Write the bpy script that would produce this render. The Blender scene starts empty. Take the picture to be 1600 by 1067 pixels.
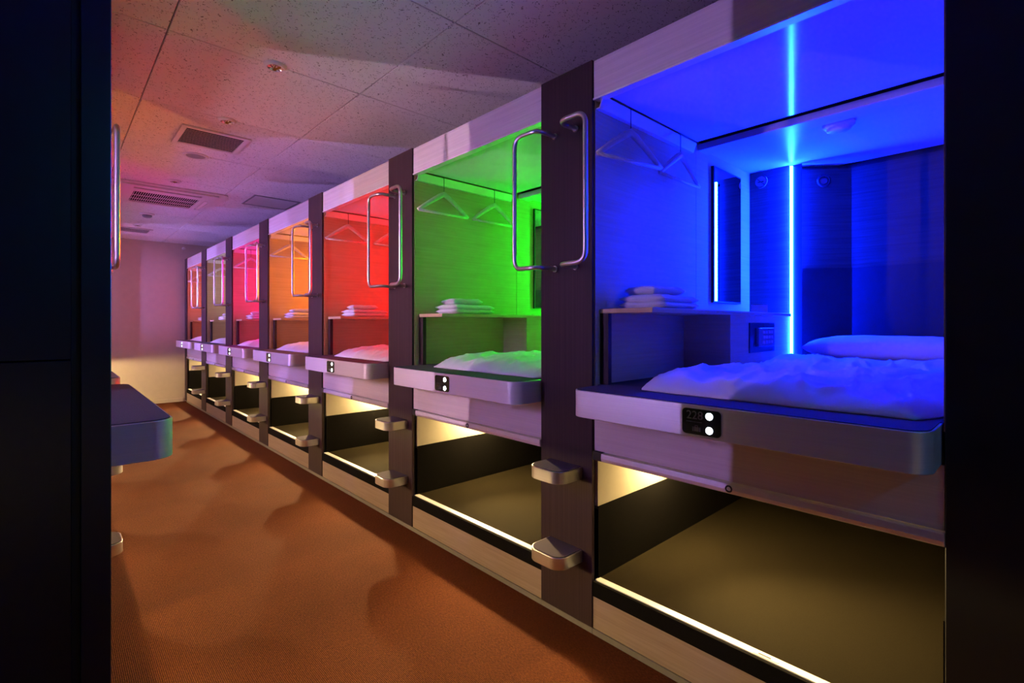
import bpy, bmesh, math, random
from mathutils import Vector, Matrix, noise

# ------------------------------------------------------------------ camera, world, exposure
S = 1.6                    # metres per layout unit (camera axis to right-hand facade)
FL = -0.778                # floor height relative to the lens, in layout units
CZ = 0.822                 # ceiling height relative to the lens
PITCH = 0.8528             # distance between pillars
Y0 = 0.7827                # near edge of the pillar between the first two capsules
PW = 0.179                 # pillar width
YR = Y0 + PW - PITCH       # right-hand edge of the first capsule opening
XL = 0.054                 # facade plane of the left row
YEND = 5.99                # end wall

scene = bpy.context.scene
COL = scene.collection
cam_d = bpy.data.cameras.new('camera')
cam = bpy.data.objects.new('camera', cam_d)
COL.objects.link(cam)
cam_d.sensor_width = 36.0
cam_d.lens = 36.0 * 777.8 / 1600.0
cam_d.shift_y = -(533.5 - 507.4) / 1600.0
cam_d.clip_start = 0.01
cam.location = (0, 0, -FL * S)
cam.rotation_euler = (math.radians(90), 0, -math.radians(42.798))
scene.camera = cam

w = bpy.data.worlds.new('world')
scene.world = w
w.use_nodes = True
w.node_tree.nodes['Background'].inputs[0].default_value = (0.0, 0.0, 0.0, 1)
w.node_tree.nodes['Background'].inputs[1].default_value = 0.0

vs = scene.view_settings
vs.view_transform = 'Standard'
vs.look = 'None'
vs.exposure = 0.0
vs.gamma = 1.0
vs.use_curve_mapping = False
cy = scene.cycles
cy.max_bounces = 8
cy.diffuse_bounces = 5
cy.glossy_bounces = 5
cy.sample_clamp_indirect = 4.0
cy.caustics_reflective = False
cy.caustics_refractive = False
cy.use_denoising = True
try:
    cy.use_light_tree = True
except Exception:
    pass

# colour (linear) and radiance of each capsule's LED strip, right row from the camera to the end wall
RIGHT_LED = [
    ('blue',    (0.0006, 0.0075, 1.0), 2900.0),
    ('green',   (0.0016, 1.0, 0.020), 410.0),
    ('red',     (1.0, 0.0012, 0.003), 1000.0),
    ('orange',  (1.0, 0.27, 0.0010), 1900.0),
    ('magenta', (1.0, 0.0010, 0.38), 1700.0),
    ('pale',    (0.80, 0.88, 1.0), 300.0),
    ('coral',   (1.0, 0.14, 0.10), 700.0),
]
LEFT_LED = [  # unseen left-row strips, colours assumed from the light on facade and ceiling
    ('lilac',    (0.48, 0.29, 1.0), 800.0),
    ('violet',   (0.92, 0.58, 0.80), 1450.0),
    ('lavender', (0.42, 0.26, 1.0), 1950.0),
    ('pink',     (0.50, 0.28, 1.0), 1750.0),
    ('purple',   (0.38, 0.22, 1.0), 2100.0),
    ('mauve',    (0.42, 0.27, 1.0), 3000.0),
]
BAY_COL, BAY_POWER = (1.0, 0.70, 0.30), 780.0
BAY_SPOT, BAY_SPOT_LEFT = 240.0, 120.0

# ------------------------------------------------------------------ helpers
def P3(x, y, z):
    return Vector((x * S, y * S, (z - FL) * S))

def new_obj(name, me, mat=None, parent=None, smooth=False):
    if isinstance(me, bmesh.types.BMesh):
        bm = me
        me = bpy.data.meshes.new(name)
        bmesh.ops.recalc_face_normals(bm, faces=bm.faces)
        bm.to_mesh(me)
        bm.free()
    o = bpy.data.objects.new(name, me)
    COL.objects.link(o)
    if mat is not None:
        if isinstance(mat, (list, tuple)):
            for m in mat:
                me.materials.append(m)
        else:
            me.materials.append(mat)
    if parent is not None:
        o.parent = parent
    if smooth:
        for p in me.polygons:
            p.use_smooth = True
    return o

def smooth_by_angle(o, ang=40):
    me = o.data
    bm = bmesh.new(); bm.from_mesh(me)
    for e in bm.edges:
        if len(e.link_faces) == 2:
            e.smooth = e.calc_face_angle(0) < math.radians(ang)
    for f in bm.faces:
        f.smooth = True
    bm.to_mesh(me); bm.free()
    return o

def add_box(bm, lo, hi, bev=0.0, seg=1):
    """box between two metre-space corners"""
    vsx = [bm.verts.new((lo[0] if i & 1 == 0 else hi[0], lo[1] if i & 2 == 0 else hi[1], lo[2] if i & 4 == 0 else hi[2])) for i in range(8)]
    fs = [(0, 2, 3, 1), (4, 5, 7, 6), (0, 1, 5, 4), (2, 6, 7, 3), (0, 4, 6, 2), (1, 3, 7, 5)]
    faces = [bm.faces.new([vsx[i] for i in f]) for f in fs]
    if bev > 0:
        es = set()
        for f in faces:
            es.update(f.edges)
        bmesh.ops.bevel(bm, geom=list(es), offset=bev, segments=seg, affect='EDGES', profile=0.5, clamp_overlap=True)

class Frame:
    """maps layout coordinates to the local space of a thing"""
    def __init__(self, ox, oy):
        self.o = Vector((ox * S, oy * S, 0))
    def p(self, x, y, z):
        return P3(x, y, z) - self.o

def box(fr, name, x0, x1, y0, y1, z0, z1, mat, parent, bev=0.0, seg=1):
    bm = bmesh.new()
    a, b = fr.p(min(x0, x1), min(y0, y1), min(z0, z1)), fr.p(max(x0, x1), max(y0, y1), max(z0, z1))
    add_box(bm, a, b, bev, seg)
    return new_obj(name, bm, mat, parent)

def fillet(pts, r, n=6):
    out = [Vector(pts[0])]
    for i in range(1, len(pts) - 1):
        a, b, c = Vector(pts[i - 1]), Vector(pts[i]), Vector(pts[i + 1])
        d1, d2 = (a - b), (c - b)
        rr = min(r, d1.length * 0.49, d2.length * 0.49)
        p1, p2 = b + d1.normalized() * rr, b + d2.normalized() * rr
        for k in range(n + 1):
            t = k / n
            out.append(p1 * (1 - t) ** 2 + b * 2 * t * (1 - t) + p2 * t * t)
    out.append(Vector(pts[-1]))
    return out

def tube(bm, pts, r, n=12, cap=True, flat=None):
    """sweep a circle (or flat=(ru, rv) ellipse) along pts"""
    rings = []
    t0 = (pts[1] - pts[0]).normalized()
    up = Vector((0, 0, 1)) if abs(t0.z) < 0.9 else Vector((1, 0, 0))
    u = t0.cross(up).normalized()
    for i, p in enumerate(pts):
        if i == 0: t = pts[1] - pts[0]
        elif i == len(pts) - 1: t = pts[-1] - pts[-2]
        else: t = (pts[i + 1] - pts[i]).normalized() + (pts[i] - pts[i - 1]).normalized()
        t.normalize()
        u = (u - t * u.dot(t)).normalized()
        v = t.cross(u)
        rad = r[i] if isinstance(r, (list, tuple)) else r
        fu, fv = flat if flat else (1, 1)
        rings.append([bm.verts.new(p + u * (math.cos(2 * math.pi * k / n) * rad * fu) + v * (math.sin(2 * math.pi * k / n) * rad * fv)) for k in range(n)])
    for a, b in zip(rings[:-1], rings[1:]):
        for k in range(n):
            bm.faces.new((a[k], a[(k + 1) % n], b[(k + 1) % n], b[k]))
    if cap:
        bm.faces.new(rings[0][::-1]); bm.faces.new(rings[-1])

def prism(bm, outline, axis, h0, h1):
    """extrude a closed 2D outline (metre space) along an axis"""
    def mk(u, v, h):
        return {'z': (u, v, h), 'x': (h, u, v), 'y': (u, h, v)}[axis]
    a = [bm.verts.new(mk(u, v, h0)) for u, v in outline]
    b = [bm.verts.new(mk(u, v, h1)) for u, v in outline]
    n = len(outline)
    for i in range(n):
        bm.faces.new((a[i], a[(i + 1) % n], b[(i + 1) % n], b[i]))
    bm.faces.new(a[::-1]); bm.faces.new(b)

def rounded(x0, x1, y0, y1, r, n=8, corners=(1, 1, 1, 1)):
    """rounded rectangle outline; corner flags in order (x0,y0) (x1,y0) (x1,y1) (x0,y1)"""
    pts = []
    cs = [(x0, y0, 180), (x1, y0, 270), (x1, y1, 0), (x0, y1, 90)]
    for (cx, cyy, a0), fl in zip(cs, corners):
        if not fl:
            pts.append((cx, cyy)); continue
        ox = cx + (r if cx == x0 else -r); oy = cyy + (r if cyy == y0 else -r)
        for k in range(n + 1):
            a = math.radians(a0 + 90 * k / n)
            pts.append((ox + r * math.cos(a), oy + r * math.sin(a)))
    return pts

def disc(bm, c, nrm, r, h, n=24, r2=None):
    """short cylinder / frustum starting at c along nrm"""
    nrm = Vector(nrm).normalized()
    u = nrm.orthogonal().normalized(); v = nrm.cross(u)
    r2 = r if r2 is None else r2
    a = [bm.verts.new(c + (u * math.cos(2 * math.pi * k / n) + v * math.sin(2 * math.pi * k / n)) * r) for k in range(n)]
    b = [bm.verts.new(c + nrm * h + (u * math.cos(2 * math.pi * k / n) + v * math.sin(2 * math.pi * k / n)) * r2) for k in range(n)]
    for k in range(n):
        bm.faces.new((a[k], a[(k + 1) % n], b[(k + 1) % n], b[k]))
    bm.faces.new(a[::-1]); bm.faces.new(b)

def ring(bm, c, nrm, prof, n=28):
    """lathe: prof = [(radius, height along nrm)], open profile"""
    nrm = Vector(nrm).normalized()
    u = nrm.orthogonal().normalized(); v = nrm.cross(u)
    rows = []
    for r, h in prof:
        rows.append([bm.verts.new(c + nrm * h + (u * math.cos(2 * math.pi * k / n) + v * math.sin(2 * math.pi * k / n)) * r) for k in range(n)])
    for a, b in zip(rows[:-1], rows[1:]):
        for k in range(n):
            bm.faces.new((a[k], a[(k + 1) % n], b[(k + 1) % n], b[k]))

def empty(name, x, y, rz=0.0):
    o = bpy.data.objects.new(name, None)
    o.empty_display_size = 0.1
    COL.objects.link(o)
    o.location = (x * S, y * S, 0)
    o.rotation_euler = (0, 0, rz)
    return o

def tag(o, label, cat, group=None, kind=None):
    o['label'] = label
    o['category'] = cat
    if group: o['group'] = group
    if kind: o['kind'] = kind
    return o

def struct(o, label=None, cat=None):
    o['kind'] = 'structure'
    if label: o['label'] = label
    if cat: o['category'] = cat
    return o

def copy_tree(o, parent=None):
    c = o.copy()
    COL.objects.link(c)
    if parent is not None:
        c.parent = parent
    for ch in list(o.children):
        copy_tree(ch, c)
    return c

def tree(o):
    yield o
    for c in o.children:
        yield from tree(c)

# ------------------------------------------------------------------ materials
def mat_base(name, col, rough=0.5, metal=0.0, spec=0.5, coat=0.0):
    m = bpy.data.materials.new(name)
    m.use_nodes = True
    b = m.node_tree.nodes['Principled BSDF']
    b.inputs['Base Color'].default_value = (*col, 1)
    b.inputs['Roughness'].default_value = rough
    b.inputs['Metallic'].default_value = metal
    b.inputs['Specular IOR Level'].default_value = spec
    b.inputs['Coat Weight'].default_value = coat
    return m, m.node_tree, b

def noise_node(nt, scale_vec, scale=1.0, detail=4.0, rough=0.6):
    tc = nt.nodes.new('ShaderNodeTexCoord')
    mp = nt.nodes.new('ShaderNodeMapping')
    mp.inputs['Scale'].default_value = scale_vec
    n = nt.nodes.new('ShaderNodeTexNoise')
    n.inputs['Scale'].default_value = scale
    n.inputs['Detail'].default_value = detail
    n.inputs['Roughness'].default_value = rough
    nt.links.new(tc.outputs['Object'], mp.inputs['Vector'])
    nt.links.new(mp.outputs['Vector'], n.inputs['Vector'])
    return n

def ramp(nt, fac, stops):
    r = nt.nodes.new('ShaderNodeValToRGB')
    e = r.color_ramp.elements
    e[0].position, e[0].color = stops[0][0], (*stops[0][1], 1)
    e[1].position, e[1].color = stops[-1][0], (*stops[-1][1], 1)
    for p, c in stops[1:-1]:
        x = e.new(p); x.color = (*c, 1)
    nt.links.new(fac, r.inputs['Fac'])
    return r

def bump(nt, b, height, strength, dist):
    bp = nt.nodes.new('ShaderNodeBump')
    bp.inputs['Strength'].default_value = strength
    bp.inputs['Distance'].default_value = dist
    nt.links.new(height, bp.inputs['Height'])
    nt.links.new(bp.outputs['Normal'], b.inputs['Normal'])

def wood(name, c1, c2, scale_vec, rough=0.4, spec=0.4, bmp=0.05):
    m, nt, b = mat_base(name, c1, rough, 0, spec)
    n = noise_node(nt, scale_vec, 1.0, 5.0, 0.65)
    r = ramp(nt, n.outputs['Fac'], [(0.3, c1), (0.7, c2)])
    nt.links.new(r.outputs['Color'], b.inputs['Base Color'])
    if bmp: bump(nt, b, n.outputs['Fac'], bmp, 0.002)
    return m

def metal(name, col, rough, scale_vec, var=0.12, met=1.0):
    m, nt, b = mat_base(name, col, rough, met)
    n = noise_node(nt, scale_vec, 1.0, 4.0, 0.7)
    mr = nt.nodes.new('ShaderNodeMapRange')
    mr.inputs['To Min'].default_value = rough - var * 0.5
    mr.inputs['To Max'].default_value = rough + var * 0.5
    nt.links.new(n.outputs['Fac'], mr.inputs['Value'])
    nt.links.new(mr.outputs['Result'], b.inputs['Roughness'])
    r = ramp(nt, n.outputs['Fac'], [(0.25, tuple(c * 0.9 for c in col)), (0.75, col)])
    nt.links.new(r.outputs['Color'], b.inputs['Base Color'])
    return m

def plain(name, col, rough=0.5, metal_=0.0, spec=0.5, var=0.06, nscale=30.0):
    m, nt, b = mat_base(name, col, rough, metal_, spec)
    n = noise_node(nt, (1, 1, 1), nscale, 3.0)
    r = ramp(nt, n.outputs['Fac'], [(0.3, tuple(c * (1 - var) for c in col)), (0.7, tuple(min(1, c * (1 + var)) for c in col))])
    nt.links.new(r.outputs['Color'], b.inputs['Base Color'])
    return m

def cloth(name, c, scale=900, bmp=0.3, rough=0.95, var=0.25):
    m, nt, b = mat_base(name, c, rough, 0, 0.02)
    n = noise_node(nt, (1, 1, 1), scale, 2.0)
    r = ramp(nt, n.outputs['Fac'], [(0.3, tuple(x * (1 - var) for x in c)), (0.7, tuple(min(1, x * (1 + var)) for x in c))])
    nt.links.new(r.outputs['Color'], b.inputs['Base Color'])
    bump(nt, b, n.outputs['Fac'], bmp, 0.001)
    return m

def emit(name, col, strength):
    m = bpy.data.materials.new(name)
    m.use_nodes = True
    nt = m.node_tree
    nt.nodes.clear()
    e = nt.nodes.new('ShaderNodeEmission')
    e.inputs['Color'].default_value = (*col, 1)
    e.inputs['Strength'].default_value = strength
    o = nt.nodes.new('ShaderNodeOutputMaterial')
    nt.links.new(e.outputs[0], o.inputs[0])
    return m

M = {}
M['oak'] = wood('light_oak_laminate', (0.56, 0.41, 0.22), (0.67, 0.51, 0.29), (3, 3, 90), 0.48, 0.12, 0.03)
M['oak_dark'] = wood('dark_oak_laminate', (0.060, 0.044, 0.036), (0.090, 0.068, 0.056), (3, 3, 90), 0.48, 0.12, 0.03)
M['header'] = wood('header_laminate', (0.68, 0.61, 0.57), (0.82, 0.75, 0.70), (20, 2.0, 90), 0.24, 0.5, 0.01)
M['fascia'] = wood('fascia_laminate', (0.70, 0.61, 0.54), (0.80, 0.71, 0.63), (20, 1.5, 120), 0.20, 0.5, 0.01)
M['base'] = wood('plinth_laminate', (0.28, 0.20, 0.16), (0.38, 0.285, 0.23), (20, 2.5, 80), 0.42, 0.35, 0.03)
M['wenge'] = wood('dark_brown_laminate', (0.032, 0.019, 0.021), (0.055, 0.034, 0.036), (160, 160, 1.2), 0.45, 0.12, 0.05)
M['black'] = plain('black_lacquer', (0.006, 0.006, 0.007), 0.45)
M['endpanel'] = plain('black_satin_panel', (0.009, 0.0088, 0.009), 0.30, 0, 0.5)
M['alu'] = metal('brushed_aluminium', (0.94, 0.90, 0.88), 0.40, (3, 3, 420), 0.12, 0.50)
M['alu_v'] = metal('satin_aluminium', (0.86, 0.84, 0.84), 0.34, (3, 3, 420))
M['steel'] = metal('stainless_tube', (0.74, 0.72, 0.74), 0.33, (60, 60, 60), 0.06)
M['gloss_white'] = plain('glossy_white_ceiling', (0.72, 0.72, 0.74), 0.10, 0, 0.4, 0.01)
M['satin_white'] = plain('satin_white_ceiling', (0.74, 0.74, 0.76), 0.28, 0, 0.5, 0.01)
M['white'] = plain('white_plastic', (0.75, 0.75, 0.76), 0.4, 0, 0.5, 0.02)
M['mirror'] = plain('mirror_glass', (0.92, 0.93, 0.95), 0.01, 1.0, 0.5, 0.0)
M['vinyl'] = plain('dark_headboard_vinyl', (0.020, 0.020, 0.024), 0.55, 0, 0.3)
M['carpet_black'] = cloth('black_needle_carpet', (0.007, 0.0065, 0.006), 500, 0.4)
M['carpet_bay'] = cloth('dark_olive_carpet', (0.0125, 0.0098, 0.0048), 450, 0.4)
M['carpet_shelf'] = cloth('charcoal_carpet', (0.10, 0.085, 0.10), 450, 0.4)
M['bay_wall'] = plain('cream_bay_wall', (0.72, 0.66, 0.52), 0.6, 0, 0.2, 0.02)
M['grey'] = plain('grey_kick_strip', (0.20, 0.18, 0.16), 0.5)
M['lip'] = plain('pale_lip_strip', (0.86, 0.85, 0.82), 0.35, 0.0, 0.5, 0.01)
M['sheet'] = cloth('white_cotton_sheet', (0.78, 0.77, 0.80), 1400, 0.05, 0.9, 0.03)
M['towel'] = cloth('white_terry_towel', (0.80, 0.79, 0.80), 700, 0.6, 1.0, 0.12)
M['hanger'] = wood('pale_hanger_wood', (0.62, 0.54, 0.44), (0.74, 0.66, 0.55), (60, 8, 60), 0.45, 0.4, 0)
M['wire'] = plain('dark_wire', (0.10, 0.10, 0.11), 0.3, 1.0)
M['dark_plastic'] = plain('dark_plastic', (0.02, 0.02, 0.025), 0.3)
M['mid_plastic'] = plain('grey_plastic', (0.25, 0.25, 0.27), 0.35)
M['dim_print'] = plain('grey_print', (0.14, 0.14, 0.16), 0.5)
M['plate'] = plain('black_acrylic', (0.010, 0.011, 0.014), 0.12, 0, 0.5, 0)
M['wall'] = plain('beige_wall_paper', (0.66, 0.58, 0.50), 0.8, 0, 0.2, 0.03, 12)
M['shell'] = plain('dark_board', (0.03, 0.03, 0.03), 0.8, 0, 0.2)
M['lobby'] = plain('dark_lobby_wall', (0.012, 0.012, 0.014), 0.7, 0, 0.2)
M['lobby_pale'] = plain('pale_lobby_wall', (0.62, 0.63, 0.64), 0.8, 0, 0.2)  # unseen wall, made pale to reflect the assumed lobby lamp
M['assumed_lobby_lamp'] = emit('assumed_lobby_lamp_teal', (0.07, 0.42, 1.0), 22.0)  # glow of the assumed lobby lamp, added for cool gleams
M['vent'] = plain('off_white_metal', (0.80, 0.77, 0.78), 0.45, 0, 0.4, 0.02)
M['vent_dark'] = plain('dark_duct', (0.012, 0.010, 0.012), 0.9, 0, 0.1)
M['chrome'] = plain('chrome_reflector', (0.85, 0.85, 0.86), 0.08, 1.0, 0.5, 0.02)

def mat_tile():
    m, nt, b = mat_base('mineral_ceiling_tile', (0.66, 0.62, 0.60), 0.85, 0, 0.2)
    tc = nt.nodes.new('ShaderNodeTexCoord')
    mp = nt.nodes.new('ShaderNodeMapping'); mp.inputs['Scale'].default_value = (1, 1, 1)
    nt.links.new(tc.outputs['Object'], mp.inputs['Vector'])
    wv = nt.nodes.new('ShaderNodeTexNoise'); wv.inputs['Scale'].default_value = 14; wv.inputs['Detail'].default_value = 2
    nt.links.new(mp.outputs['Vector'], wv.inputs['Vector'])
    mixv = nt.nodes.new('ShaderNodeMixRGB'); mixv.blend_type = 'ADD'; mixv.inputs['Fac'].default_value = 0.10
    nt.links.new(mp.outputs['Vector'], mixv.inputs[1]); nt.links.new(wv.outputs['Color'], mixv.inputs[2])
    v = nt.nodes.new('ShaderNodeTexVoronoi'); v.inputs['Scale'].default_value = 95
    nt.links.new(mixv.outputs[0], v.inputs['Vector'])
    n2 = nt.nodes.new('ShaderNodeTexNoise'); n2.inputs['Scale'].default_value = 32; n2.inputs['Detail'].default_value = 2
    nt.links.new(mp.outputs['Vector'], n2.inputs['Vector'])
    r1 = ramp(nt, v.outputs['Distance'], [(0.20, (1, 1, 1)), (0.32, (0, 0, 0))])
    r2 = ramp(nt, n2.outputs['Fac'], [(0.46, (0, 0, 0)), (0.54, (1, 1, 1))])
    mul = nt.nodes.new('ShaderNodeMixRGB'); mul.blend_type = 'MULTIPLY'; mul.inputs['Fac'].default_value = 1
    nt.links.new(r1.outputs[0], mul.inputs[1]); nt.links.new(r2.outputs[0], mul.inputs[2])
    mix = nt.nodes.new('ShaderNodeMixRGB')
    mix.inputs[1].default_value = (0.88, 0.85, 0.86, 1); mix.inputs[2].default_value = (0.22, 0.19, 0.19, 1)
    nt.links.new(mul.outputs[0], mix.inputs['Fac'])
    nt.links.new(mix.outputs[0], b.inputs['Base Color'])
    bp = nt.nodes.new('ShaderNodeBump'); bp.invert = True
    bp.inputs['Strength'].default_value = 0.4; bp.inputs['Distance'].default_value = 0.002
    nt.links.new(mul.outputs[0], bp.inputs['Height']); nt.links.new(bp.outputs[0], b.inputs['Normal'])
    return m
M['tile'] = mat_tile()

def mat_floor():
    m, nt, b = mat_base('rust_loop_carpet', (0.30, 0.105, 0.035), 0.95, 0, 0.1)
    tc = nt.nodes.new('ShaderNodeTexCoord')
    mp = nt.nodes.new('ShaderNodeMapping')
    nt.links.new(tc.outputs['Object'], mp.inputs['Vector'])
    wv = nt.nodes.new('ShaderNodeTexWave'); wv.wave_type = 'BANDS'; wv.bands_direction = 'X'
    wv.inputs['Scale'].default_value = 55; wv.inputs['Distortion'].default_value = 2.5
    wv.inputs['Detail'].default_value = 2; wv.inputs['Detail Scale'].default_value = 3
    nt.links.new(mp.outputs[0], wv.inputs['Vector'])
    n = noise_node(nt, (1, 0.5, 1), 170, 3)
    n2 = noise_node(nt, (1, 1, 1), 4, 3)
    mx = nt.nodes.new('ShaderNodeMixRGB'); mx.blend_type = 'MIX'; mx.inputs['Fac'].default_value = 0.6
    nt.links.new(wv.outputs['Color'], mx.inputs[1]); nt.links.new(n.outputs['Fac'], mx.inputs[2])
    r = ramp(nt, mx.outputs[0], [(0.25, (0.046, 0.0105, 0.0028)), (0.5, (0.100, 0.0255, 0.0066)), (0.78, (0.185, 0.055, 0.015))])
    mul = nt.nodes.new('ShaderNodeMixRGB'); mul.blend_type = 'MULTIPLY'; mul.inputs['Fac'].default_value = 0.25
    nt.links.new(r.outputs[0], mul.inputs[1]); nt.links.new(n2.outputs['Fac'], mul.inputs[2])
    nt.links.new(mul.outputs[0], b.inputs['Base Color'])
    bump(nt, b, mx.outputs[0], 0.6, 0.002)
    return m
M['floor'] = mat_floor()
LED_MAT = {n: emit('led_' + n, c, s) for n, c, s in RIGHT_LED + LEFT_LED}
M['bay_led'] = emit('led_warm_white', BAY_COL, BAY_POWER)
M['lamp'] = emit('led_indicator', (0.85, 0.95, 1.0), 9.0)

# ------------------------------------------------------------------ room shell
ROOM = Frame(0, 0)
XB = 2.20      # wall behind the right row
XBL = -1.10    # wall behind the left row
YB = -1.4      # wall behind the camera
struct(box(ROOM, 'floor', XBL, XB, YB, YEND, FL - 0.05, FL, M['floor'], None), 'rust brown ribbed carpet floor of the aisle', 'carpet')
ceil = struct(box(ROOM, 'ceiling', XBL, XB, YB, YEND, CZ + 0.012, CZ + 0.06, M['vent_dark'], None), 'speckled mineral tile ceiling above the aisle', 'ceiling')
struct(box(ROOM, 'wall_back', XBL, XB, YEND, YEND + 0.05, FL, CZ + 0.012, M['wall'], None), 'plain beige end wall of the aisle', 'wall')
struct(box(ROOM, 'wall_right', XB, XB + 0.05, YB, YEND, FL, CZ + 0.012, M['shell'], None))
struct(box(ROOM, 'wall_left', XBL - 0.05, XBL, YB, YEND, FL, CZ + 0.012, M['shell'], None))
struct(box(ROOM, 'wall_front', XBL, XB, YB - 0.05, YB, FL, CZ + 0.012, M['lobby_pale'], None))
struct(box(ROOM, 'baseboard_back', XL + 0.02, 0.985, YEND - 0.008, YEND, FL, FL + 0.035, M['wall'], None, 0.002))

# ceiling tiles
TILE = 0.569
tx0, ty0 = 0.239, 1.101
tile_me = None
TXS = [tx0 + TILE * k for k in range(-3, 5)]
TYS = [ty0 + TILE * k for k in range(-5, 10)]
for xa in TXS:
    for ya in TYS:
        xb, yb = xa + TILE, ya + TILE
        xa2, xb2, ya2, yb2 = max(xa, XBL), min(xb, XB), max(ya, YB), min(yb, YEND)
        if xb2 - xa2 < 0.02 or yb2 - ya2 < 0.02:
            continue
        g = 0.0016
        full = abs((xb2 - xa2) - TILE) < 1e-6 and abs((yb2 - ya2) - TILE) < 1e-6
        if full and tile_me is not None:
            o = bpy.data.objects.new('ceiling_tile', tile_me); COL.objects.link(o)
        else:
            bm = bmesh.new()
            add_box(bm, (g * S, g * S, 0), ((xb2 - xa2 - g) * S, (yb2 - ya2 - g) * S, 0.012 * S), 0.002)
            o = new_obj('ceiling_tile', bm, M['tile'])
            if full: tile_me = o.data
        o.location = P3(xa2, ya2, CZ)
        o.parent = ceil

# ------------------------------------------------------------------ capsule (laid out at the first, blue one)
CF = Frame(1.0, Y0)
YLW = Y0          # inner face of hanger wall
def make_capsule(full=True):
    r = empty('sleeping_capsule', 1.0, Y0)
    F = CF
    def B(name, *a, parent=r, bev=0.0, seg=1):
        return box(F, name, *a[:6], a[6], parent, bev, seg)
    # --- upper shell
    h = B('header_panel', 1.006, 1.024, YR, YLW, 0.571, 0.666, M['header'], bev=0.001)
    B('header_trim', 1.003, 1.026, YR, YLW, 0.5665, 0.571, M['alu'], parent=h)
    B('roof_panel', 1.024, 2.13, YR - 0.01, YLW + 0.01, 0.602, 0.612, M['shell'])
    B('front_ceiling', 1.028, 1.50, YR, 0.757, 0.578, 0.588, M['gloss_white'], bev=0.001)
    B('ceiling_beam', 1.553, 1.618, YR, YLW, 0.569, 0.590, M['satin_white'], bev=0.0015)
    B('rear_ceiling', 1.618, 2.105, YR, YLW, 0.580, 0.590, M['satin_white'])
    B('side_wall', 1.024, 1.542, YLW, YLW + 0.010, -0.165, 0.60, M['oak'], bev=0.0008)
    B('side_wall', 1.5435, 1.978, YLW, YLW + 0.010, -0.165, 0.60, M['oak'], bev=0.0008)
    B('side_wall', 1.024, 2.13, YR - 0.010, YR, -0.165, 0.60, M['oak'])
    B('jamb_strip', 1.010, 1.024, YLW - 0.002, YLW + 0.010, -0.165, 0.5665, M['oak'])
    B('jamb_strip', 1.010, 1.024, YR - 0.010, YR + 0.002, -0.165, 0.5665, M['oak'])
    B('rear_panel', 1.968, 1.978, 0.646, YLW, 0.041, 0.580, M['oak_dark'])
    # chamfered corner panel, rear panel and headboard
    def slab(name, pts, z0, z1, mat, bev=0.0):
        bm = bmesh.new()
        o = [(F.p(x, y, 0).x, F.p(x, y, 0).y) for x, y in pts]
        prism(bm, o, 'z', F.p(0, 0, z0).z, F.p(0, 0, z1).z)
        return new_obj(name, bm, mat, r)
    slab('corner_panel', [(1.985, 0.624), (2.1045, 0.4835), (2.118, 0.495), (1.997, 0.636)], -0.165, 0.562, M['oak_dark'])
    slab('rear_panel', [(2.104, YR), (2.118, YR), (2.118, 0.482), (2.104, 0.482)], -0.165, 0.562, M['oak_dark'])
    slab('headboard', [(1.979, 0.619), (2.098, 0.479), (2.098, YR), (2.1035, YR), (2.1035, 0.4825), (1.984, 0.623)], -0.150, 0.203, M['vinyl'])
    slab('shadow_gap_strip', [(1.999, 0.645), (2.121, 0.503), (2.121, YR), (2.128, YR), (2.128, 0.508), (2.006, 0.652)], 0.50, 0.602, M['black'])
    slab('rear_shell', [(1.978, YLW), (2.13, YLW), (2.13, YR), (2.14, YR), (2.14, YLW + 0.01), (1.978, YLW + 0.01)], -0.17, 0.602, M['shell'])
    # LED strip standing in the slot of the rear corner
    bm = bmesh.new()
    c = F.p(1.960, 0.633, 0)
    add_box(bm, (c.x - 0.006, c.y - 0.006, F.p(0, 0, -0.128).z), (c.x + 0.006, c.y + 0.006, F.p(0, 0, 0.572).z))
    led = new_obj('light_strip', bm, LED_MAT['blue'], r)
    B('added_strip_fin', 1.9640, 1.9648, 0.600, 0.629, -0.150, 0.575, M['black'])  # black fin added to keep the strip's light off the rear wall
    # hanging rail with slanted face
    bm = bmesh.new()
    prof = [(0.7580, 0.573), (0.7610, 0.573), (0.7715, 0.5490), (0.7825, 0.5490), (0.7825, 0.546), (0.7690, 0.546)]
    prism(bm, [(F.p(0, y, z).y, F.p(0, y, z).z) for y, z in prof], 'x', F.p(1.014, 0, 0).x, F.p(1.498, 0, 0).x)
    new_obj('hanging_rail', bm, M['alu'], r)
    # desk and pedestal
    dk = B('desk_top', 1.030, 1.950, 0.630, YLW, 0.029, 0.041, M['oak'], bev=0.003, seg=2)
    B('desk_post', 1.032, 1.046, 0.757, YLW, -0.1515, 0.029, M['wenge'])
    B('desk_pedestal', 1.462, 1.948, 0.636, YLW, -0.1515, 0.029, M['oak'], bev=0.0015)
    # control panel in the pedestal
    cp = B('control_panel', 1.592, 1.796, 0.632, 0.637, -0.088, 0.006, M['dark_plastic'], bev=0.002)
    B('control_unit', 1.640, 1.770, 0.623, 0.6325, -0.070, -0.010, M['mid_plastic'], parent=cp, bev=0.002)
    for i in range(3):
        for j in range(4):
            B('control_button', 1.668 + j * 0.022, 1.684 + j * 0.022, 0.6205, 0.6235, -0.060 + i * 0.016, -0.051 + i * 0.016, M['white'], parent=cp)
    # mirror
    mf = B('mirror_frame', 1.648, 1.866, YLW - 0.010, YLW, 0.076, 0.540, M['black'], bev=0.001)
    B('mirror_glass', 1.653, 1.861, YLW - 0.0108, YLW - 0.008, 0.081, 0.535, M['mirror'], parent=mf)
    # no-smoking sign
    bm = bmesh.new(); disc(bm, F.p(1.968, 0.741, 0.540), (-1, 0, 0), 0.0235 * S, 0.004, 32)
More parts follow.
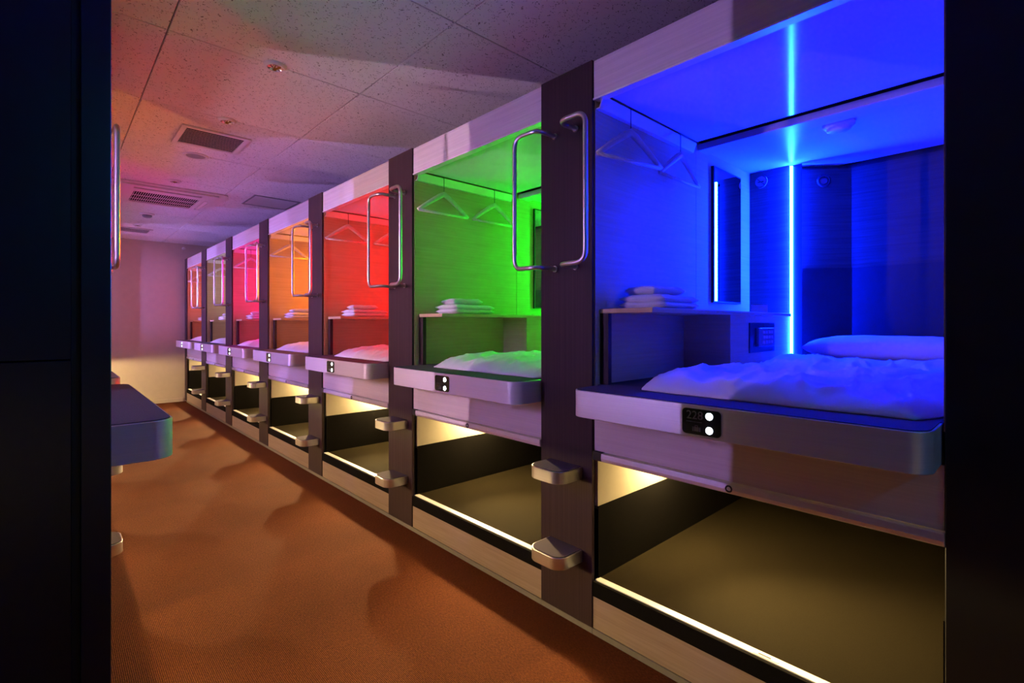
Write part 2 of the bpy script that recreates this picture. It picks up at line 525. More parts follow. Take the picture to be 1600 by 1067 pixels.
    sg = new_obj('no_smoking_sign', bm, M['white'], r)
    bm = bmesh.new()
    c = F.p(1.968, 0.741, 0.540) + Vector((-0.004, 0, 0))
    ring(bm, c, (-1, 0, 0), [(0.0235 * S, 0.0), (0.0235 * S, 0.002), (0.0195 * S, 0.002), (0.0195 * S, 0.0)], 32)
    a = math.radians(45)
    d = Vector((0, math.cos(a), math.sin(a))) * 0.021 * S
    tube(bm, [c - d + Vector((-0.002, 0, 0)), c + d + Vector((-0.002, 0, 0))], 0.003, 6)
    new_obj('sign_ring', bm, M['dark_plastic'], sg)
    bm = bmesh.new()
    add_box(bm, c + Vector((-0.0012, -0.017, -0.005)), c + Vector((0.0, 0.012, 0.002)))
    add_box(bm, c + Vector((-0.0012, 0.013, -0.005)), c + Vector((0.0, 0.017, 0.002)))
    new_obj('cigarette_symbol', bm, M['dark_plastic'], sg)
    # round speaker on the corner panel
    nrm = Vector((-0.1405, -0.1195, 0)).normalized()
    c = F.p(2.0448, 0.5537, 0.5195)
    bm = bmesh.new(); ring(bm, c, nrm, [(0.0235 * S, 0.0), (0.0225 * S, 0.008), (0.015 * S, 0.010), (0.013 * S, 0.004)], 28)
    sp = new_obj('speaker_ring', bm, M['dark_plastic'], r, True)
    bm = bmesh.new(); disc(bm, c + nrm * 0.001, nrm, 0.0135 * S, 0.003, 24, 0.010 * S)
    new_obj('speaker_cone', bm, M['mid_plastic'], sp)
    # smoke detector under the rear ceiling
    c = F.p(1.665, 0.413, 0.580)
    bm = bmesh.new(); ring(bm, c, (0, 0, -1), [(0.0, 0), (0.040 * S, 0), (0.040 * S, 0.012), (0.034 * S, 0.022), (0.030 * S, 0.022), (0.030 * S, 0.030), (0.022 * S, 0.038), (0.0, 0.040)], 28)
    new_obj('smoke_detector', bm, M['white'], r, True)
    # --- bed base and entry shelf
    B('bed_base', 1.020, 2.12, YR, YLW, -0.180, -0.1525, M['shell'])
    bm = bmesh.new()
    R = 0.033
    ol = rounded(0.905, 1.030, YR + 0.004, YLW - 0.008, R, 10, (1, 0, 0, 1))
    prism(bm, [(F.p(x, y, 0).x, F.p(x, y, 0).y) for x, y in ol], 'z', F.p(0, 0, -0.2155).z, F.p(0, 0, -0.1535).z)
    sh = new_obj('step_shelf', bm, M['alu'], r)
    bv = sh.modifiers.new('Bevel', 'BEVEL'); bv.width = 0.002; bv.segments = 2; bv.limit_method = 'ANGLE'; bv.angle_limit = math.radians(50)
    smooth_by_angle(sh, 40)
    bm = bmesh.new()
    ol = rounded(0.9085, 1.060, YR + 0.0075, YLW - 0.0115, R - 0.003, 10, (1, 0, 0, 1))
    prism(bm, [(F.p(x, y, 0).x, F.p(x, y, 0).y) for x, y in ol], 'z', F.p(0, 0, -0.157).z, F.p(0, 0, -0.1520).z)
    new_obj('shelf_carpet', bm, M['carpet_shelf'], sh)
    # number plate
    bm = bmesh.new()
    ol = rounded(0.4105, 0.487, -0.2095, -0.1605, 0.008, 5)
    prism(bm, [(F.p(0, y, z).y, F.p(0, y, z).z) for y, z in ol], 'x', F.p(0.9035, 0, 0).x, F.p(0.9055, 0, 0).x)
    pl = new_obj('number_plate', bm, M['plate'], r)
    for z in (-0.172, -0.1985):
        bm = bmesh.new(); disc(bm, F.p(0.9037, 0.4325, z), (-1, 0, 0), 0.0068 * S, 0.002, 20)
        new_obj('indicator_lamp', bm, M['lamp'], pl)
    bm = bmesh.new()
    add_box(bm, F.p(0.9031, 0.447, -0.1860), F.p(0.9036, 0.478, -0.1853))
    new_obj('divider_line', bm, M['dim_print'], pl)
    bm = bmesh.new()   # suitcase pictogram
    for y0, y1, z0, z1 in ((0.4535, 0.4625, -0.2035, -0.1950), (0.4640, 0.4660, -0.2035, -0.1950), (0.4500, 0.4520, -0.2035, -0.1950),
                           (0.4550, 0.4560, -0.1950, -0.1920), (0.4600, 0.4610, -0.1950, -0.1920), (0.4550, 0.4610, -0.1928, -0.1918)):
        add_box(bm, F.p(0.9031, y0, z0), F.p(0.9036, y1, z1))
    new_obj('suitcase_symbol', bm, M['dim_print'], pl)
    # --- fascia, rail and luggage bay
    B('fascia_panel', 1.004, 1.020, YR, YLW - 0.004, -0.316, -0.2155, M['fascia'], bev=0.001)
    bm = bmesh.new()
    prof = [(0.996, -0.319), (1.016, -0.318), (1.020, -0.338), (1.002, -0.340), (0.997, -0.337), (0.995, -0.330)]
    prism(bm, [(F.p(x, 0, z).x, F.p(x, 0, z).z) for x, z in prof], 'y', F.p(0, YR, 0).y, F.p(0, 0.752, 0).y)
    rl = new_obj('bay_rail', bm, M['alu'], r)
    B('rail_end_cap', 0.998, 1.020, 0.752, YLW - 0.004, -0.3385, -0.317, M['black'], parent=rl)
    bm = bmesh.new(); ring(bm, F.p(0.9965, 0.4365, -0.3285), (-1, 0, 0), [(0.0075 * S, 0), (0.007 * S, 0.004), (0.0045 * S, 0.004), (0.004 * S, 0.001), (0.0, 0.001)], 20)
    lk = new_obj('rail_lock', bm, M['dark_plastic'], rl, True)
    B('bay_side_wall', 1.022, 2.10, YLW - 0.001, YLW + 0.010, -0.470, -0.181, M['bay_wall'])
    B('bay_side_wall', 1.022, 2.10, YR - 0.010, YR + 0.001, -0.462, -0.181, M['bay_wall'])
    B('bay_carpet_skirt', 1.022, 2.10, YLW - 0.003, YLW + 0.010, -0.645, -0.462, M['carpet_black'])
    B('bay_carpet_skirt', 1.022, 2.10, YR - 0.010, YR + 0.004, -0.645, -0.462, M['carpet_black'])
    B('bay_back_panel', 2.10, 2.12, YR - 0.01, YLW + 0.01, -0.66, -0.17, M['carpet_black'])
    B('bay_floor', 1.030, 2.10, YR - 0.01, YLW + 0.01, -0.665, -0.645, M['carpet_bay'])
    B('bay_ceiling', 1.022, 2.10, YR, YLW, -0.318, -0.310, M['bay_wall'])
    bl = B('bay_lamp_body', 1.255, 1.365, YLW - 0.044, YLW - 0.0015, -0.322, -0.3182, M['white'])  # lamp out of sight behind the rail, assumed from the bay's light
    B('bay_light', 1.262, 1.358, YLW - 0.040, YLW - 0.023, -0.333, -0.3222, M['bay_led'], parent=bl)
    sd = bpy.data.lights.get('added_bay_spot') or bpy.data.lights.new('added_bay_spot', 'SPOT')  # spot added beside the lamp to throw its beam over the aisle floor
    sd.energy = BAY_SPOT; sd.color = BAY_COL; sd.spot_size = math.radians(104); sd.spot_blend = 1.0; sd.shadow_soft_size = 0.022
    so = bpy.data.objects.new('added_bay_spot', sd); COL.objects.link(so); so.parent = r
    so.location = F.p(1.302, YLW - 0.050, -0.331)
    so.rotation_euler = Vector((-0.34, -0.92, -0.26)).to_track_quat('-Z', 'Y').to_euler()
    lp = B('lip_strip', 1.0105, 1.030, YR, YLW, -0.662, -0.6445, M['lip'], bev=0.001)
    B('lip_edge', 1.002, 1.0105, YR, YLW, -0.684, -0.6465, M['carpet_black'], bev=0.001)
    bm = bmesh.new()
    ol = rounded(1.0135, 1.0225, 0.350, 0.400, 0.0045, 5)
    prism(bm, [(F.p(x, y, 0).x, F.p(x, y, 0).y) for x, y in ol], 'z', F.p(0, 0, -0.6450).z, F.p(0, 0, -0.6438).z)
    new_obj('lip_catch', bm, M['alu'], lp)
    B('catch_slot', 1.0165, 1.0195, 0.365, 0.388, -0.6440, -0.6434, M['black'], parent=lp)
    B('plinth_panel', 1.003, 1.020, YR, YLW, -0.7635, -0.684, M['base'], bev=0.001)
    B('kick_strip', 1.000, 1.020, YR + 0.0005, YLW - 0.0005, FL, -0.7640, M['grey'])
    return r

caps = make_capsule()

# ------------------------------------------------------------------ pillar with steps and handles
def make_pillar():
    c = Y0 + PW / 2
    r = empty('ladder_pillar', 1.0, c)
    F = Frame(1.0, c)
    box(F, 'pillar_panel', 1.0, 1.0095, Y0 + 0.0007, Y0 + PW - 0.0007, -0.7635, 0.668, M['wenge'], r, 0.001)
    box(F, 'pillar_core', 1.0100, 1.030, Y0 + 0.012, Y0 + PW - 0.012, -0.7635, 0.660, M['black'], r)
    box(F, 'pillar_kick', 1.0, 1.0095, Y0 + 0.0007, Y0 + PW - 0.0007, FL, -0.7640, M['grey'], r)
    for zt in (-0.365, -0.578):
        bm = bmesh.new()
        ol = rounded(0.912, 1.002, c - 0.0575, c + 0.0575, 0.034, 10, (1, 0, 0, 1))
        prism(bm, [(F.p(x, y, 0).x, F.p(x, y, 0).y) for x, y in ol], 'z', F.p(0, 0, zt - 0.031).z, F.p(0, 0, zt).z)
        st = new_obj('step', bm, M['alu_v'], r)
        bv = st.modifiers.new('Bevel', 'BEVEL'); bv.width = 0.002; bv.segments = 2; bv.limit_method = 'ANGLE'; bv.angle_limit = math.radians(50)
        smooth_by_angle(st, 40)
        bm = bmesh.new()
        ol = rounded(0.916, 1.0, c - 0.0535, c + 0.0535, 0.030, 10, (1, 0, 0, 1))
        prism(bm, [(F.p(x, y, 0).x, F.p(x, y, 0).y) for x, y in ol], 'z', F.p(0, 0, zt - 0.004).z, F.p(0, 0, zt + 0.0015).z)
        new_obj('tread', bm, M['carpet_shelf'], st)
    for sgn in (-1, 1):
        yf, yb_, xo = c + sgn * 0.036, c + sgn * 0.123, 0.931
        zt, zb = 0.508, 0.1505
        pts = [F.p(1.0, yf, zt), F.p(xo, yf, zt), F.p(xo, yb_, zt), F.p(xo, yb_, zb), F.p(xo, yf, zb), F.p(1.0, yf, zb)]
        path = fillet(pts, 0.030 * S, 8)
        bm = bmesh.new(); tube(bm, path, 0.0062 * S, 14)
        hd = new_obj('grab_handle', bm, M['steel'], r, True)
        for z in (zt, zb):
            bm = bmesh.new(); disc(bm, F.p(1.0, yf, z), (-1, 0, 0), 0.0085 * S, 0.005, 18)
            new_obj('handle_flange', bm, M['steel'], hd)
    return r

pil = make_pillar()

# ------------------------------------------------------------------ bedding, towels, hangers
def crease(x, y, seed):
    v = noise.noise(Vector((x * 2.2 + seed, y * 5.0, seed))) * 0.5
    v += noise.noise(Vector((x * 5 + y * 3 + seed, y * 14 - x * 4, seed * 2))) * 0.35
    v += (1 - abs(noise.noise(Vector((x * 3.2 - y * 1.5, y * 7.5 + seed, 3.1))))) ** 4 * 0.4
    v += (1 - abs(noise.noise(Vector((x * 1.6 + y * 2.0, y * 11 - x * 2.5, seed + 5))))) ** 9 * 0.45
    v += (1 - abs(noise.noise(Vector((x * 6.5 - y * 2.5, y * 3.0 + x, seed + 9))))) ** 10 * 0.30
    return v - 0.12

def make_duvet():
    """soft white quilt lying on the bed base, origin under it"""
    ox, oy = 1.55, 0.38
    F = Frame(ox, oy)
    nx, ny = 120, 90
    bm = bmesh.new()
    top = []
    for i in range(nx + 1):
        u = i / nx
        row = []
        for j in range(ny + 1):
            v = j / ny
            x = 1.000 + (2.080 - 1.000) * u
            yl = 0.672 if x < 1.40 else 0.613
            if 1.32 < x < 1.40 or 1.40 <= x < 1.42: yl = 0.672 + (0.613 - 0.672) * min(1, max(0, (x - 1.32) / 0.10))
            rc = max(0.0, 1 - (x - 1.0) / 0.10)
            yl -= 0.030 * rc ** 2
            yr = 0.116 + 0.030 * rc ** 2
            if x > 1.95: yl = min(yl, 0.600 - (x - 1.95) * 1.05)
            y = yr + (yl - yr) * v
            ex = min(1, (x - 1.0) / 0.13); ey = min(1, (1 - v) * 9, v * 9)
            prof = (1 - (1 - ex) ** 2.2) ** 0.8 * (1 - (1 - ey) ** 2) ** 0.7
            z = -0.148 + 0.036 * prof + 0.012 * min(1, max(0, (x - 1.25) / 0.4)) * prof
            z += 0.017 * prof * (crease(x * S, y * S, 1.7) - 0.2)
            z -= 0.022 * prof * min(1, max(0, (x - 1.74) / 0.10))
            x2 = x + 0.010 * noise.noise(Vector((y * 9, 0.3, 2))) * (1 - u) ** 4
            row.append(bm.verts.new(F.p(x2, y, z)))
        top.append(row)
    for i in range(nx):
        for j in range(ny):
            bm.faces.new((top[i][j], top[i + 1][j], top[i + 1][j + 1], top[i][j + 1]))
    # hem and underside
    loop = [top[i][0] for i in range(nx + 1)] + [top[nx][j] for j in range(1, ny + 1)] + [top[i][ny] for i in range(nx - 1, -1, -1)] + [top[0][j] for j in range(ny - 1, 0, -1)]
    zb = F.p(0, 0, -0.1512).z
    low = [bm.verts.new((v.co.x, v.co.y, zb)) for v in loop]
    n = len(loop)
    for k in range(n):
        bm.faces.new((loop[k], loop[(k + 1) % n], low[(k + 1) % n], low[k]))
    bm.faces.new(low)
    o = new_obj('duvet', bm, M['sheet'], None, True)
    o.location = (ox * S, oy * S, 0)
    return o

def make_pillow():
    ox, oy = 1.905, 0.335
    F = Frame(ox, oy)
    bm = bmesh.new()
    n = 28
    L, Wd, H = 0.218, 0.125, 0.042
    tops, bots = [], []
    for i in range(n + 1):
        rt, rb = [], []
        for j in range(n + 1):
            a, b = i / n * 2 - 1, j / n * 2 - 1
            sx = a * Wd * (1 - 0.10 * (1 - b * b)) if False else a * Wd * (1 - 0.06 * b * b)
            sy = b * L * (1 - 0.05 * (1 - a * a) * 0)
            h = ((1 - abs(a) ** 2.6) * (1 - abs(b) ** 3.6)) ** 0.46 * H
            wr = 0.004 * noise.noise(Vector((a * 2.5, b * 4, 0.7))) * (h / H)
            zc = -0.074
            rt.append(bm.verts.new(F.p(ox + sx, oy + sy, zc + h * 0.95 + wr)))
            rb.append(bm.verts.new(F.p(ox + sx, oy + sy, zc - h * 0.90)))
        tops.append(rt); bots.append(rb)
    for i in range(n):
        for j in range(n):
            bm.faces.new((tops[i][j], tops[i + 1][j], tops[i + 1][j + 1], tops[i][j + 1]))
            bm.faces.new((bots[i][j], bots[i][j + 1], bots[i + 1][j + 1], bots[i + 1][j]))
    bmesh.ops.remove_doubles(bm, verts=bm.verts, dist=0.0008)
    o = new_obj('pillow', bm, M['sheet'], None, True)
    o.location = (ox * S, oy * S, 0)
    return o

def make_towel(cx, cy, z0, lx, ly, hh, layers, seed, tilt=0.0):
    """folded towel: layers with rounded fold edges, all one piece"""
    F = Frame(cx, cy)
    bm = bmesh.new()
    t = hh / layers
    rnd = random.Random(seed)
    for k in range(layers):
        ax = lx / 2 * (1 - 0.03 * rnd.random()); ay = ly / 2 * (1 - 0.02 * k)
        nx, nn = 14, 20
        rings = []
        offy = (rnd.random() - 0.5) * 0.004
        for i in range(nx + 1):
            u = i / nx * 2 - 1
            e = (1 - max(0, (abs(u) - 0.80) / 0.20) ** 2 * 0.70)
            rg = []
            for q in range(nn):
                a = 2 * math.pi * q / nn
                ca, sa = math.cos(a), math.sin(a)
                yy = math.copysign(abs(ca) ** 0.55, ca) * ay * (1 - 0.02 * abs(math.sin(a * 3)))
                zz = math.copysign(abs(sa) ** 0.85, sa) * t * 0.70 * e
                wob = 0.0032 * noise.noise(Vector((u * 3 + seed, a * 1.3, k * 3.0)))
                rg.append(bm.verts.new(F.p(cx + u * ax, cy + yy + offy, max(z0 + 0.0006, z0 + 0.001 + t * (k + 0.56) + zz + wob))))
            rings.append(rg)
        for a_, b_ in zip(rings[:-1], rings[1:]):
            for q in range(nn):
                bm.faces.new((a_[q], a_[(q + 1) % nn], b_[(q + 1) % nn], b_[q]))
        bm.faces.new(rings[0][::-1]); bm.faces.new(rings[-1])
    o = new_obj('folded_towel', bm, M['towel'], None, True)
    o.location = (cx * S, cy * S, 0)
    o.rotation_euler = (0, 0, tilt)
    return o

def make_hanger():
    """wooden hanger centred on its hook, hanging parallel to the wall"""
    cx, cy = 1.13, 0.752
    r = empty('clothes_hanger', cx, cy)
    F = Frame(cx, cy)
    za, ze = 0.508, 0.432
    hw = 0.118
    pts = []
    for k in range(13):
        u = k / 12 * 2 - 1
        z = za - (za - ze) * abs(u) ** 1.12
        if abs(u) < 0.2: z = za - (za - ze) * 0.2 ** 1.12 * (abs(u) / 0.2) ** 1.6 
        pts.append(F.p(cx + u * hw, cy, z))
    rad = [0.0092 * S * (0.75 + 0.45 * (1 - abs(k / 12 * 2 - 1))) for k in range(13)]
    bm = bmesh.new(); tube(bm, pts, rad, 10, True, (0.7, 1.0))
    new_obj('shoulder_bar', bm, M['hanger'], r, True)
    bm = bmesh.new(); tube(bm, [F.p(cx - hw + 0.004, cy, ze), F.p(cx + hw - 0.004, cy, ze)], 0.0052 * S, 8)
    new_obj('trouser_bar', bm, M['hanger'], r, True)
    hook = [F.p(cx, cy, za), F.p(cx, cy, 0.560)]
    for k in range(9):
        a = math.radians(180 * k / 8)
        hook.append(F.p(cx, cy + 0.0085 - 0.0085 * math.cos(a), 0.5665 + 0.0085 * math.sin(a)))
    bm = bmesh.new(); tube(bm, hook, 0.0013 * S, 6)
    new_obj('hook', bm, M['wire'], r, True)
    return r

duv = make_duvet()
pilw = make_pillow()
tow_b = make_towel(1.195, 0.708, 0.041, 0.200, 0.130, 0.031, 2, 3, 0.05)
tow_s = make_towel(1.185, 0.714, 0.0785, 0.135, 0.095, 0.018, 1, 8, -0.12)
han = make_hanger()

# ------------------------------------------------------------------ place the right row
NAMES = ['blue', 'green', 'red', 'orange', 'magenta', 'pale beige', 'coral']
LEDN = [n for n, c, s in RIGHT_LED]
def set_led(root, name):
    for o in tree(root):
        if o.name.startswith('light_strip'):
            o.material_slots[0].link = 'OBJECT'
            o.material_slots[0].material = LED_MAT[name]

capsules = [caps] + [copy_tree(caps) for _ in range(6)]
for k, c in enumerate(capsules):
    c.location = (1.0 * S, (Y0 + PITCH * k) * S, 0)
    set_led(c, LEDN[k])
    tag(c, ['nearest sleeping capsule lit deep blue, number 228 on its shelf',
            'sleeping capsule lit bright green, second from the camera',
            'sleeping capsule lit pure red between the green and orange ones',
            'sleeping capsule lit amber orange between the red and magenta ones',
            'sleeping capsule lit hot magenta beside the orange one',
            'dim sleeping capsule with pale beige walls beyond the magenta one',
            'farthest sleeping capsule lit coral red against the end wall'][k],
        'capsule', 'sleeping capsules along the right facade')
# room number on the blue capsule's plate
cu = bpy.data.curves.new('plate_number', 'FONT')
cu.body = '228'; cu.size = 0.0225 * S; cu.align_x = 'CENTER'; cu.align_y = 'CENTER'; cu.extrude = 0.0003
tmp = bpy.data.objects.new('plate_number_source', cu)
COL.objects.link(tmp)
bpy.context.view_layer.update()
tme = bpy.data.meshes.new_from_object(tmp.evaluated_get(bpy.context.evaluated_depsgraph_get()))
bpy.data.objects.remove(tmp)
plate0 = [o for o in caps.children if o.name.startswith('number_plate')][0]
no = new_obj('plate_number', tme, M['dim_print'], plate0)
no.matrix_local = Matrix.Translation(CF.p(0.9032, 0.4615, -0.1735)) @ Matrix(((0, 0, -1, 0), (-1, 0, 0, 0), (0, 1, 0, 0), (0, 0, 0, 1)))

# pillars between the right capsules
pillars = [pil] + [copy_tree(pil) for _ in range(5)]
for k, p in enumerate(pillars):
    p.location = (1.0 * S, (Y0 + PW / 2 + PITCH * k) * S, 0)
    tag(p, 'dark brown pillar with two handles and steps between %s and %s capsules' % (NAMES[k], NAMES[k + 1]), 'pillar', 'ladder pillars of the right row', 'thing')

def end_pillar(name, x0, x1, y0, y1, label, mat):
    F = Frame((x0 + x1) / 2, (y0 + y1) / 2)
    bm = bmesh.new()
    add_box(bm, F.p(x0, y0, -0.7635), F.p(x1, y1, 0.668), 0.0015)
    o = new_obj(name, bm, mat)
    o.location = ((x0 + x1) / 2 * S, (y0 + y1) / 2 * S, 0)
    return tag(o, label, 'pillar', None, 'thing')
end_pillar('end_pillar', 1.0, 1.0095, Y0 + 6 * PITCH + 0.0007, YEND - 0.001, 'plain dark end pillar between the coral capsule and the end wall', M['wenge'])
end_pillar('end_pillar', 1.0, 1.0095, YR - PW, YR - 0.0007, 'plain end pillar at the right edge beside the blue capsule, shade coloured in black', M['black'])  # pillar stands unlit; its shade is put into the black colour
struct(box(ROOM, 'wall_partition', 1.0, 1.030, YB, YR - PW - 0.001, FL, 0.668, M['lobby'], None))

# bedding and other loose things
GR = {'duvet': 'white duvets on the capsule beds', 'pillow': 'white pillows at the capsule heads', 'tb': 'large folded towels on the capsule desks',
      'ts': 'small folded towels on the capsule desks', 'h': 'clothes hangers on the capsule rails'}
for k in range(7):
    dy = PITCH * k * S
    nm = NAMES[k]
    def inst(src):
        o = src if k == 0 else copy_tree(src)
        if k: o.location.y = src.location.y + dy
        return o
    tag(inst(duv), 'rumpled white duvet spread on the bed of the %s capsule' % nm, 'duvet', GR['duvet'])
    tag(inst(pilw), 'plump white pillow at the head of the %s capsule' % nm, 'pillow', GR['pillow'])
    tag(inst(tow_b), 'larger folded white towel lying on the desk of the %s capsule' % nm, 'towel', GR['tb'])
    tag(inst(tow_s), 'smaller folded towel atop the larger one in the %s capsule' % nm, 'towel', GR['ts'])
hang_src = han
for k in range(7):
    for q, (hx, rz, lab) in enumerate(((1.125, -0.18 if k == 0 else 0.0, 'pale clothes hanger nearer the aisle on the rail of the %s capsule'),
                                       (1.385, 0.0, 'pale clothes hanger farther inside on the rail of the %s capsule'))):
        o = han if (k == 0 and q == 0) else copy_tree(han)
        o.location = (hx * S, (0.752 + PITCH * k) * S, 0)
        o.rotation_euler = (0, 0, rz)
        tag(o, lab % NAMES[k], 'hanger', GR['h'])
# folded card on the blue capsule's desk
bm = bmesh.new()
cF = Frame(1.845, 0.705)
add_box(bm, Vector((-0.006, -0.042, 0)), Vector((-0.0048, 0.042, 0.047)))
add_box(bm, Vector((0.010, -0.042, 0)), Vector((0.0112, 0.042, 0.047)))
add_box(bm, Vector((-0.006, -0.042, 0.0455)), Vector((0.0112, 0.042, 0.047)))
cd = new_obj('desk_card', bm, M['white'])
cd.location = P3(1.845, 0.700, 0.0415)
cd.rotation_euler = (0, 0, math.radians(38))
tag(cd, 'small white folded card standing on the desk of the blue capsule', 'card')

# ------------------------------------------------------------------ left row (turned round, mostly hidden)
LN = ['nearest', 'second', 'third', 'fourth', 'fifth', 'sixth']
for j in range(6):
    c = copy_tree(caps)
    for o in list(tree(c)):
        if o.name.startswith('plate_number'):
            bpy.data.objects.remove(o)
    c.location = (XL * S, (Y0 + PITCH * (j + 1)) * S, 0)
    c.scale = (-1, 1, 1)
    set_led(c, LEFT_LED[j][0])
    for o in c.children:
        if o.type == 'LIGHT':
            if j == 0:
                left_spot = o.data.copy(); left_spot.energy = BAY_SPOT_LEFT
            o.data = left_spot
            if j == 5:      # made-up aim: last bay's spot moved and turned to warm the lower end wall
                o.data = left_spot.copy(); o.data.energy = BAY_SPOT * 0.75; o.data.shadow_soft_size = 0.05
                o.location = CF.p(1.30, YR + 0.10, -0.334)
                o.rotation_euler = Vector((-0.80, 0.72, -0.20)).to_track_quat('-Z', 'Y').to_euler()
    tag(c, ['nearest capsule of the opposite row, its carpeted metal shelf gleaming blue',
            'second capsule of the opposite row, green gleam on its shelf corner',
            'third capsule of the opposite row behind the near shelves',
            'fourth capsule of the opposite row behind the near shelves',
            'fifth capsule of the opposite row behind the near shelves',
            'last capsule of the opposite row by the end wall'][j], 'capsule', 'sleeping capsules along the opposite facade')
    d = copy_tree(duv)
    d.location = ((XL - 0.55) * S, (0.38 + PITCH * (j + 1)) * S, 0)
    d.scale = (-1, 1, 1)
    tag(d, 'white duvet in the %s capsule of the opposite row' % LN[j], 'duvet', GR['duvet'])
    if j < 5:
        p = copy_tree(pil)
        p.location = (XL * S, (Y0 + PW / 2 + PITCH * (j + 1)) * S, 0)
        p.rotation_euler = (0, 0, math.pi)
        tag(p, 'dark pillar with bent handles beyond the %s shelf of the opposite row' % LN[j], 'pillar', 'ladder pillars of the opposite row', 'thing')
end_pillar('end_pillar', XL - 0.0285, XL, Y0 - 0.004, Y0 + PW - 0.012, 'plain dark end pillar of the opposite row at the left edge', M['endpanel'])
ep = empty('row_end_panel', -0.3, Y0)
EF = Frame(-0.3, Y0)
box(EF, 'end_groove', XL - 0.0365, XL - 0.0287, Y0 + 0.010, Y0 + PW - 0.02, -0.7635, 0.668, M['black'], ep)
box(EF, 'upper_panel', XBL + 0.002, XL - 0.0365, Y0 - 0.002, Y0 + 0.060, -0.0405, 0.668, M['endpanel'], ep, 0.001)
box(EF, 'lower_panel', XBL + 0.002, XL - 0.0365, Y0 - 0.002, Y0 + 0.060, -0.7635, -0.0420, M['endpanel'], ep, 0.001)
box(EF, 'plinth', XBL + 0.002, XL - 0.031, Y0 + 0.004, Y0 + 0.060, FL, -0.7635, M['black'], ep)
tag(ep, 'black panelled end of the opposite row at the left edge', 'panel')

# ------------------------------------------------------------------ ceiling fittings
CFIT = 'round downlights in the ceiling'
def downlight(x, y, label):
    r = empty('downlight', x, y)
    F = Frame(x, y)
    c = F.p(x, y, CZ)
    bm = bmesh.new(); ring(bm, c, (0, 0, -1), [(0.033 * S, 0.0), (0.033 * S, 0.004), (0.028 * S, 0.014), (0.024 * S, 0.015), (0.0235 * S, 0.012)], 32)
    new_obj('trim_ring', bm, M['vent'], r, True)
    bm = bmesh.new(); ring(bm, c, (0, 0, -1), [(0.0238 * S, 0.013), (0.021 * S, 0.006), (0.015 * S, 0.002), (0.0, 0.001)], 32)
    new_obj('reflector', bm, M['chrome'], r, True)
    bm = bmesh.new(); ring(bm, c, (0, 0, -1), [(0.0, 0.012), (0.005 * S, 0.011), (0.008 * S, 0.007), (0.006 * S, 0.002)], 16)
    new_obj('bulb', bm, M['chrome'], r, True)
    tag(r, label, 'downlight', CFIT)
downlight(0.521, 1.667, 'nearest round recessed downlight with mirrored reflector in the ceiling')
downlight(0.519, 2.244, 'recessed downlight beside the near square-slatted ceiling grille')
downlight(0.517, 3.389, 'recessed downlight just before the ceiling air conditioner')
downlight(0.521, 5.081, 'farthest recessed downlight near the far ceiling grille')

def vent(x0, x1, y0, y1, n, label):
    r = empty('ceiling_vent', (x0 + x1) / 2, (y0 + y1) / 2)
    F = Frame((x0 + x1) / 2, (y0 + y1) / 2)
    t = 0.020
    bm = bmesh.new()
    for a in ((x0, x1, y0, y0 + t), (x0, x1, y1 - t, y1), (x0, x0 + t, y0 + t, y1 - t), (x1 - t, x1, y0 + t, y1 - t)):
        add_box(bm, F.p(a[0], a[2], CZ - 0.007), F.p(a[1], a[3], CZ), 0.002)
    new_obj('vent_frame', bm, M['vent'], r)
    box(F, 'vent_backing', x0 + t * .8, x1 - t * .8, y0 + t * .8, y1 - t * .8, CZ - 0.001, CZ - 0.0003, M['vent_dark'], r)
    st = (y1 - y0 - 2 * t) / n
    for i in range(n):
        ya = y0 + t + st * i
        bm = bmesh.new()
        ol = [(ya + st * 0.10, CZ - 0.0055), (ya + st * 0.20, CZ - 0.0065), (ya + st * 0.95, CZ - 0.0020), (ya + st * 0.85, CZ - 0.0012)]
        prism(bm, [(F.p(0, a, b).y, F.p(0, a, b).z) for a, b in ol], 'x', F.p(x0 + t, 0, 0).x, F.p(x1 - t, 0, 0).x)
        new_obj('slat', bm, M['vent'], r)
    tag(r, label, 'vent', 'ceiling vents')
vent(0.393, 0.652, 2.403, 2.665, 12, 'square slatted ceiling vent between the two nearest downlights and speaker disc')
vent(0.40, 0.648, 5.265, 5.505, 8, 'far slatted ceiling vent close to the end wall')

r = empty('ceiling_speaker', 0.516, 2.82); F = Frame(0.516, 2.82)
bm = bmesh.new(); ring(bm, F.p(0.516, 2.82, CZ), (0, 0, -1), [(0.054 * S, 0), (0.053 * S, 0.006), (0.042 * S, 0.008), (0.040 * S, 0.004)], 36)
new_obj('speaker_rim', bm, M['vent'], r, True)
bm = bmesh.new(); disc(bm, F.p(0.516, 2.82, CZ), (0, 0, -1), 0.0405 * S, 0.005, 36)
new_obj('speaker_grille', bm, M['mid_plastic'], r)
tag(r, 'round flat speaker disc in the ceiling behind the near vent', 'speaker')

r = empty('smoke_detector', 0.522, 4.537); F = Frame(0.522, 4.537)
bm = bmesh.new(); ring(bm, F.p(0.522, 4.537, CZ), (0, 0, -1), [(0.0, 0), (0.045 * S, 0), (0.045 * S, 0.010), (0.036 * S, 0.016), (0.030 * S, 0.018)], 28)
new_obj('detector_base', bm, M['vent'], r, True)
bm = bmesh.new(); ring(bm, F.p(0.522, 4.537, CZ), (0, 0, -1), [(0.030 * S, 0.016), (0.030 * S, 0.034), (0.022 * S, 0.046), (0.0, 0.048)], 28)
new_obj('detector_head', bm, M['mid_plastic'], r, True)
tag(r, 'round smoke detector on the ceiling beyond the air conditioner', 'smoke detector')

